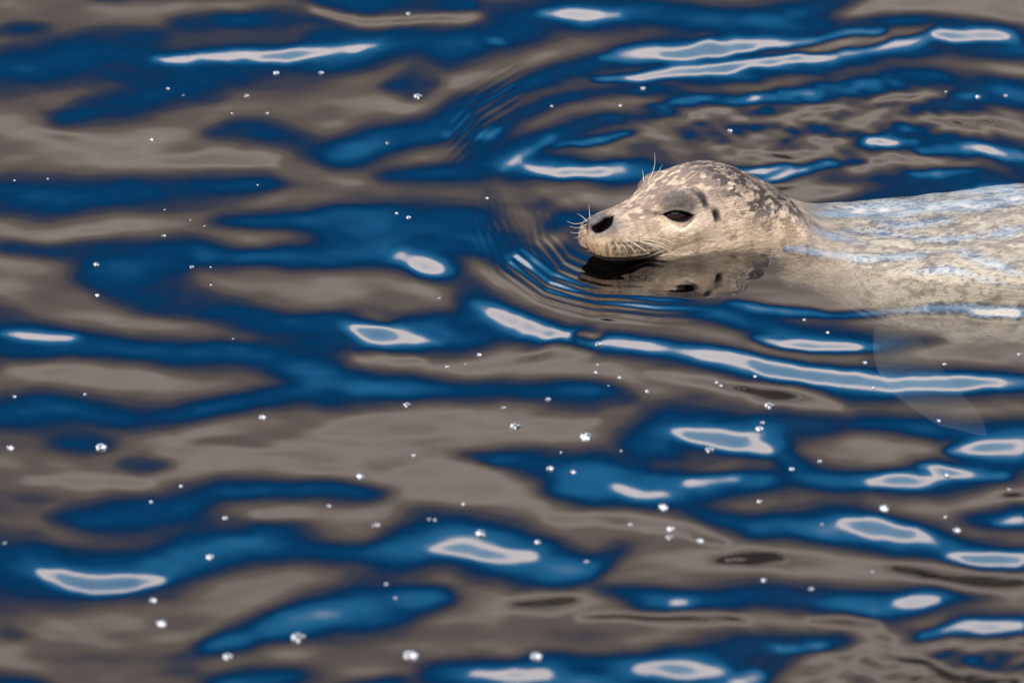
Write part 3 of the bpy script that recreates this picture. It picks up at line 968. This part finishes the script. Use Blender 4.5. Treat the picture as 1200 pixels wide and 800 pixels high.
# fore flippers: tapered paddles grown from the shoulder, joined into the body mesh
def flipper(side_s, s_root, w_root, v_root, reach, span):
    nu, nv2 = 40, 28
    vs = []
    for i in range(nu):
        u = i / (nu - 1)
        wid = span * (0.62 + 0.55 * math.sin(u * 2.2)) * (1 - 0.85 * max(0, u - 0.72) / 0.28 * (u - 0.5))
        thick = 20 * (1 - u) ** 0.8 + 3
        for j in range(nv2):
            a = 2 * math.pi * j / nv2
            lead = 20 * math.sin(u * 2.6)
            fr = 3.0 * math.cos(5 * a) * u
            s_ = s_root + 0.35 * reach * u + (wid / 2 + fr) * math.cos(a) - lead
            w_ = w_root - reach * 0.42 * u - 0.16 * wid * math.cos(a) + thick * math.sin(a) * 0.5
            v_ = side_s * (v_root + reach * 0.78 * u + thick * math.sin(a) * 0.5)
            vs.append((s_, v_, w_))
    vs = np.array(vs)
    return to_world(vs[:, 0], vs[:, 1], vs[:, 2]), grid_faces(nu, nv2, True), vs
allv = [verts]
allf = [tuple(map(int, f)) for f in base] + tri0 + tri1
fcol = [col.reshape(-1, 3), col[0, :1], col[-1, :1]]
furuv = [np.stack([s0, v0, w0], -1).reshape(-1, 3), np.zeros((2, 3))]
cnt = len(verts)
for sd in (1, -1):
    fv, ff, fl = flipper(sd, 450, -150, 105, 200, 105)
    allv.append(fv)
    allf += [tuple(int(q) + cnt for q in (f if sd < 0 else f[::-1])) for f in ff]
    k = len(fv)
    tipc = to_world(*[np.array([m]) for m in fl[-28:].mean(0)])
    allv.append(tipc)
    lastring = cnt + k - 28
    for i in range(28):
        a_, b_ = lastring + i, lastring + (i + 1) % 28
        allf.append((a_, b_, cnt + k) if sd < 0 else (b_, a_, cnt + k))
    fc = np.zeros((k + 1, 3)) + np.array([0.05, 0.046, 0.04])
    nn = fbm(np.append(fl[:, 0], 0) * 0.05, np.append(fl[:, 1], 0) * 0.05, np.append(fl[:, 2], 0) * 0.05, 3, 81)
    fc *= (0.7 + 0.6 * nn)[:, None]
    fcol.append(fc)
    furuv.append(np.concatenate([fl, fl[-1:]]))
    cnt += k + 1
allv = np.concatenate(allv)
me = bpy.data.meshes.new('body')
me.from_pydata(allv.tolist(), [], allf)
me.polygons.foreach_set('use_smooth', np.ones(len(me.polygons), dtype=bool))
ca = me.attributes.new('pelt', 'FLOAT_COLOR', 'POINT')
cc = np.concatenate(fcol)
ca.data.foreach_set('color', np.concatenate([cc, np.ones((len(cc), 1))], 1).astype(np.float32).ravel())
fa_ = me.attributes.new('fur_uv', 'FLOAT_VECTOR', 'POINT')
fa_.data.foreach_set('vector', np.concatenate(furuv).astype(np.float32).ravel())
me.materials.append(M_fur)
me.update()
bm = bmesh.new()
bm.from_mesh(me)
bmesh.ops.recalc_face_normals(bm, faces=bm.faces)
bm.to_mesh(me)
bm.free()
body = bpy.data.objects.new('body', me)
C.objects.link(body)
body.parent = seal

# ---- eyes
M_eye = plain_material('wet_eye', (0.010, 0.005, 0.004), 0.12, Specular_IOR_Level=0.35)
M_lid = plain_material('eyelid_skin', (0.035, 0.026, 0.022), 0.3, Coat_Weight=0.6)
M_whisk = plain_material('whisker_hair', (0.62, 0.53, 0.37), 0.35)
def uv_ball(c, r, n=28):
    vs, fs_ = [], []
    for i in range(n + 1):
        t = math.pi * i / n
        for j in range(2 * n):
            p = math.pi * j / n
            vs.append((c[0] + r * math.sin(t) * math.cos(p), c[1] + r * math.sin(t) * math.sin(p), c[2] + r * math.cos(t)))
    for i in range(n):
        for j in range(2 * n):
            a, b = i * 2 * n + j, i * 2 * n + (j + 1) % (2 * n)
            fs_.append((a, a + 2 * n, b + 2 * n, b))
    return vs, fs_
# surface point and normal at the eye
k_eye = np.unravel_index(np.argmin((s0 - es) ** 2 + (w0 - ew) ** 2 + np.where(v0 > 0, 0, 1e6)), s0.shape)
n_eye = nrm[k_eye]
for sd in (1, -1):
    R_EYE = 21.0
    inset = R_EYE + 2.2
    cs_ = (es + 0.5 - n_eye[0] * inset, sd * (v0[k_eye] - abs(n_eye[1]) * inset), ew - n_eye[2] * inset)
    cw = to_world(*[np.array([q]) for q in cs_])[0]
    vs, fs_ = uv_ball(cw, R_EYE * 0.001)
    link_mesh('eye', vs, fs_, M_eye, seal)

# ---- whiskers: each one a tapered hair
F3 = to_world(ss, vv, ww)
fx_, fy_, fz_ = project(F3)
def surface_at(px, py):
    d = np.hypot(fx_ - px, fy_ - py)
    near = np.where(d < d.min() + 1.5, fz_, 1e9)
    k = np.unravel_index(np.argmin(near), near.shape)
    return F3[k]
def whisker(p0, p1, bend=0.0, toward=0.008, r=0.00042, mid=None):
    root = surface_at(*p0)
    depth = (root - CAM) @ FWD
    def at(px, py, dd):
        d = FWD + RGT * ((px - 600) / FPX) + UPV * ((400 - py) / FPX)
        return CAM + d * dd
    n = 12
    pts = []
    tipd = depth - toward
    dx, dy = p1[0] - p0[0], p1[1] - p0[1]
    L = math.hypot(dx, dy)
    off = at(p0[0], p0[1], depth)
    shift = root - off
    for i in range(n):
        t = i / (n - 1)
        b = bend * L * math.sin(math.pi * t)
        x = p0[0] + dx * t - dy / L * b
        y = p0[1] + dy * t + dx / L * b
        pts.append(at(x, y, depth + (tipd - depth) * t) + shift * (1 - t))
    pts[0] = pts[0] + (pts[0] - pts[1]) * 0.4
    vs, fs_ = [], []
    K = 6
    for i, p in enumerate(pts):
        d = pts[min(i + 1, n - 1)] - pts[max(i - 1, 0)]
        d = d / np.linalg.norm(d)
        a = np.cross(d, FWD); a /= np.linalg.norm(a)
        b2 = np.cross(d, a)
        rr = r * (1 - 0.75 * i / (n - 1))
        for q in range(K):
            an = 2 * math.pi * q / K
            vs.append(p + rr * (math.cos(an) * a + math.sin(an) * b2))
    for i in range(n - 1):
        for q in range(K):
            fs_.append((i * K + q, i * K + (q + 1) % K, (i + 1) * K + (q + 1) % K, (i + 1) * K + q))
    fs_.append(tuple(range(K))[::-1])
    fs_.append(tuple((n - 1) * K + q for q in range(K)))
    return link_mesh('whisker', vs, fs_, M_whisk, seal)
for a, b, bd in [((752, 279), (792, 287), -0.10), ((753, 285), (781, 299), -0.04), ((760, 285), (795, 299), -0.04),
                 ((738, 288), (747, 300), -0.05), ((722, 284), (729, 297), -0.05), ((744, 287), (762, 299), -0.06),
                 ((731, 287), (736, 298), -0.05), ((748, 282), (775, 294), -0.06), ((714, 285), (716, 294), 0.05),
                 ((735, 282), (752, 292), -0.08), ((758, 281), (786, 291), -0.06)]:
    whisker(a, b, bd)
for a, b, bd in [((760, 210), (767, 179), 0.10), ((767, 206), (776, 193), 0.05), ((754, 212), (753, 199), 0.0)]:
    whisker(a, b, bd, toward=-0.01)
for a, b, bd in [((792, 217), (823, 197), 0.04), ((796, 220), (826, 212), 0.05), ((789, 218), (812, 199), 0.04), ((788, 222), (800, 208), 0.04)]:
    whisker(a, b, bd, toward=0.006)
for a, b, bd in [((686, 258), (676, 250), 0.05), ((685, 258), (664, 259), -0.15), ((690, 252), (690, 240), 0.0),
                 ((684, 270), (668, 272), -0.12), ((684, 274), (672, 279), -0.1), ((685, 264), (667, 265), -0.15)]:
    whisker(a, b, bd, toward=-0.02)

# ------------------------------------------------------------------ bubbles afloat
bubs = [(490,113,7),(289,113,5),(324,86,5),(376,86,5),(178,163,4),(479,14,4),(753,105,5),(727,124,3),(855,154,5),(1146,115,5),(1178,114,4),
 (1108,108,3),(113,312,5),(114,346,4),(192,277,4),(225,314,4),(119,524,9),(12,524,6),(308,487,6),(100,463,3),(17,466,3),(273,400,2),
 (247,334,2),(477,471,6),(590,475,4),(642,468,5),(604,497,8),(686,511,10),(702,405,6),(562,412,4),(524,430,3),(759,458,4),(726,442,3),
 (484,531,4),(545,424,2),(515,350,3),(479,257,4),(465,252,3),(454,168,3),(845,450,3),(840,446,3),(902,476,8),(885,440,3),(890,508,6),
 (832,528,7),(645,552,6),(672,558,5),(777,592,8),(786,617,6),(785,628,6),(820,631,6),(738,613,5),(563,632,8),(543,590,3),(441,615,6),
 (422,558,7),(385,591,4),(264,608,4),(246,655,6),(180,701,6),(189,728,8),(350,746,11),(267,768,7),(482,767,11),(629,772,9),(630,640,5),
 (1036,603,8),(1121,626,6),(1110,560,5),(928,552,4),(960,543,4),(890,588,4),(1107,427,3),(1013,427,4),(970,391,3),(1195,414,4),(943,375,3),
 (1024,457,3),(1182,569,3),(1108,606,3),(963,618,3),(1022,668,3),(950,693,4),(895,681,4),(687,662,4),(503,610,3),(510,611,3),(1100,496,3),
 (893,499,4),(247,313,2),(56,210,2),(17,212,2),(212,570,3),(177,590,3),(6,637,3),(453,687,3),(464,704,3),(698,436,3),(700,425,2),(713,454,2),
 (223,258,2),(193,246,2),(240,265,2),(302,218,2),(197,105,3),(215,113,2),(313,133,3),(272,133,2),(647,124,3),(571,233,3),(657,532,2),(728,530,2)]
def bubble_mesh(seed):
    r_ = random.Random(seed)
    rings, seg = 9, 18
    vs, fs_ = [], []
    prof = [(1.02, -0.30), (1.03, -0.10), (1.03, 0.10), (1.0, 0.32), (0.93, 0.54), (0.78, 0.74), (0.56, 0.90), (0.30, 0.98), (0.10, 1.0)]
    sqx = 1 + 0.12 * (r_.random() - 0.5)
    for rr, zz in prof:
        for j in range(seg):
            a = 2 * math.pi * j / seg
            wob = 1 + 0.05 * math.sin(2 * a + r_.random() * 0.2 + seed)
            vs.append((rr * math.cos(a) * sqx * wob, rr * math.sin(a) * wob, zz * 0.66))
    for i in range(rings - 1):
        for j in range(seg):
            fs_.append((i * seg + j, i * seg + (j + 1) % seg, (i + 1) * seg + (j + 1) % seg, (i + 1) * seg + j))
    fs_.append(tuple((rings - 1) * seg + j for j in range(seg)))
    m = bpy.data.meshes.new('bubble')
    m.from_pydata(vs, [], fs_)
    m.polygons.foreach_set('use_smooth', [True] * len(m.polygons))
    m.materials.append(M_bubble)
    return m
bmeshes = [bubble_mesh(i) for i in range(5)]
for i, (bx, by, br) in enumerate(bubs):
    p = on_water(bx, by)
    p = on_water(bx, by, water_height(p[0], p[1]))
    z = water_height(p[0], p[1])
    o = bpy.data.objects.new('bubble', bmeshes[i % 5])
    C.objects.link(o)
    r_ = br * PXM * 0.72
    o.location = (p[0], p[1], z)
    o.scale = (r_, r_, r_)
    o.rotation_euler = (0, 0, random.uniform(0, 6.28))
    if br >= 8:
        tag(o, 'large frothy white bubble floating on the rippled water', 'bubble', 'large bubbles afloat')
    elif br >= 5:
        tag(o, 'small round clear bubble floating on the rippled water', 'bubble', 'small bubbles afloat')
    else:
        tag(o, 'tiny speck of a bubble floating on the rippled water', 'bubble', 'tiny bubbles afloat')
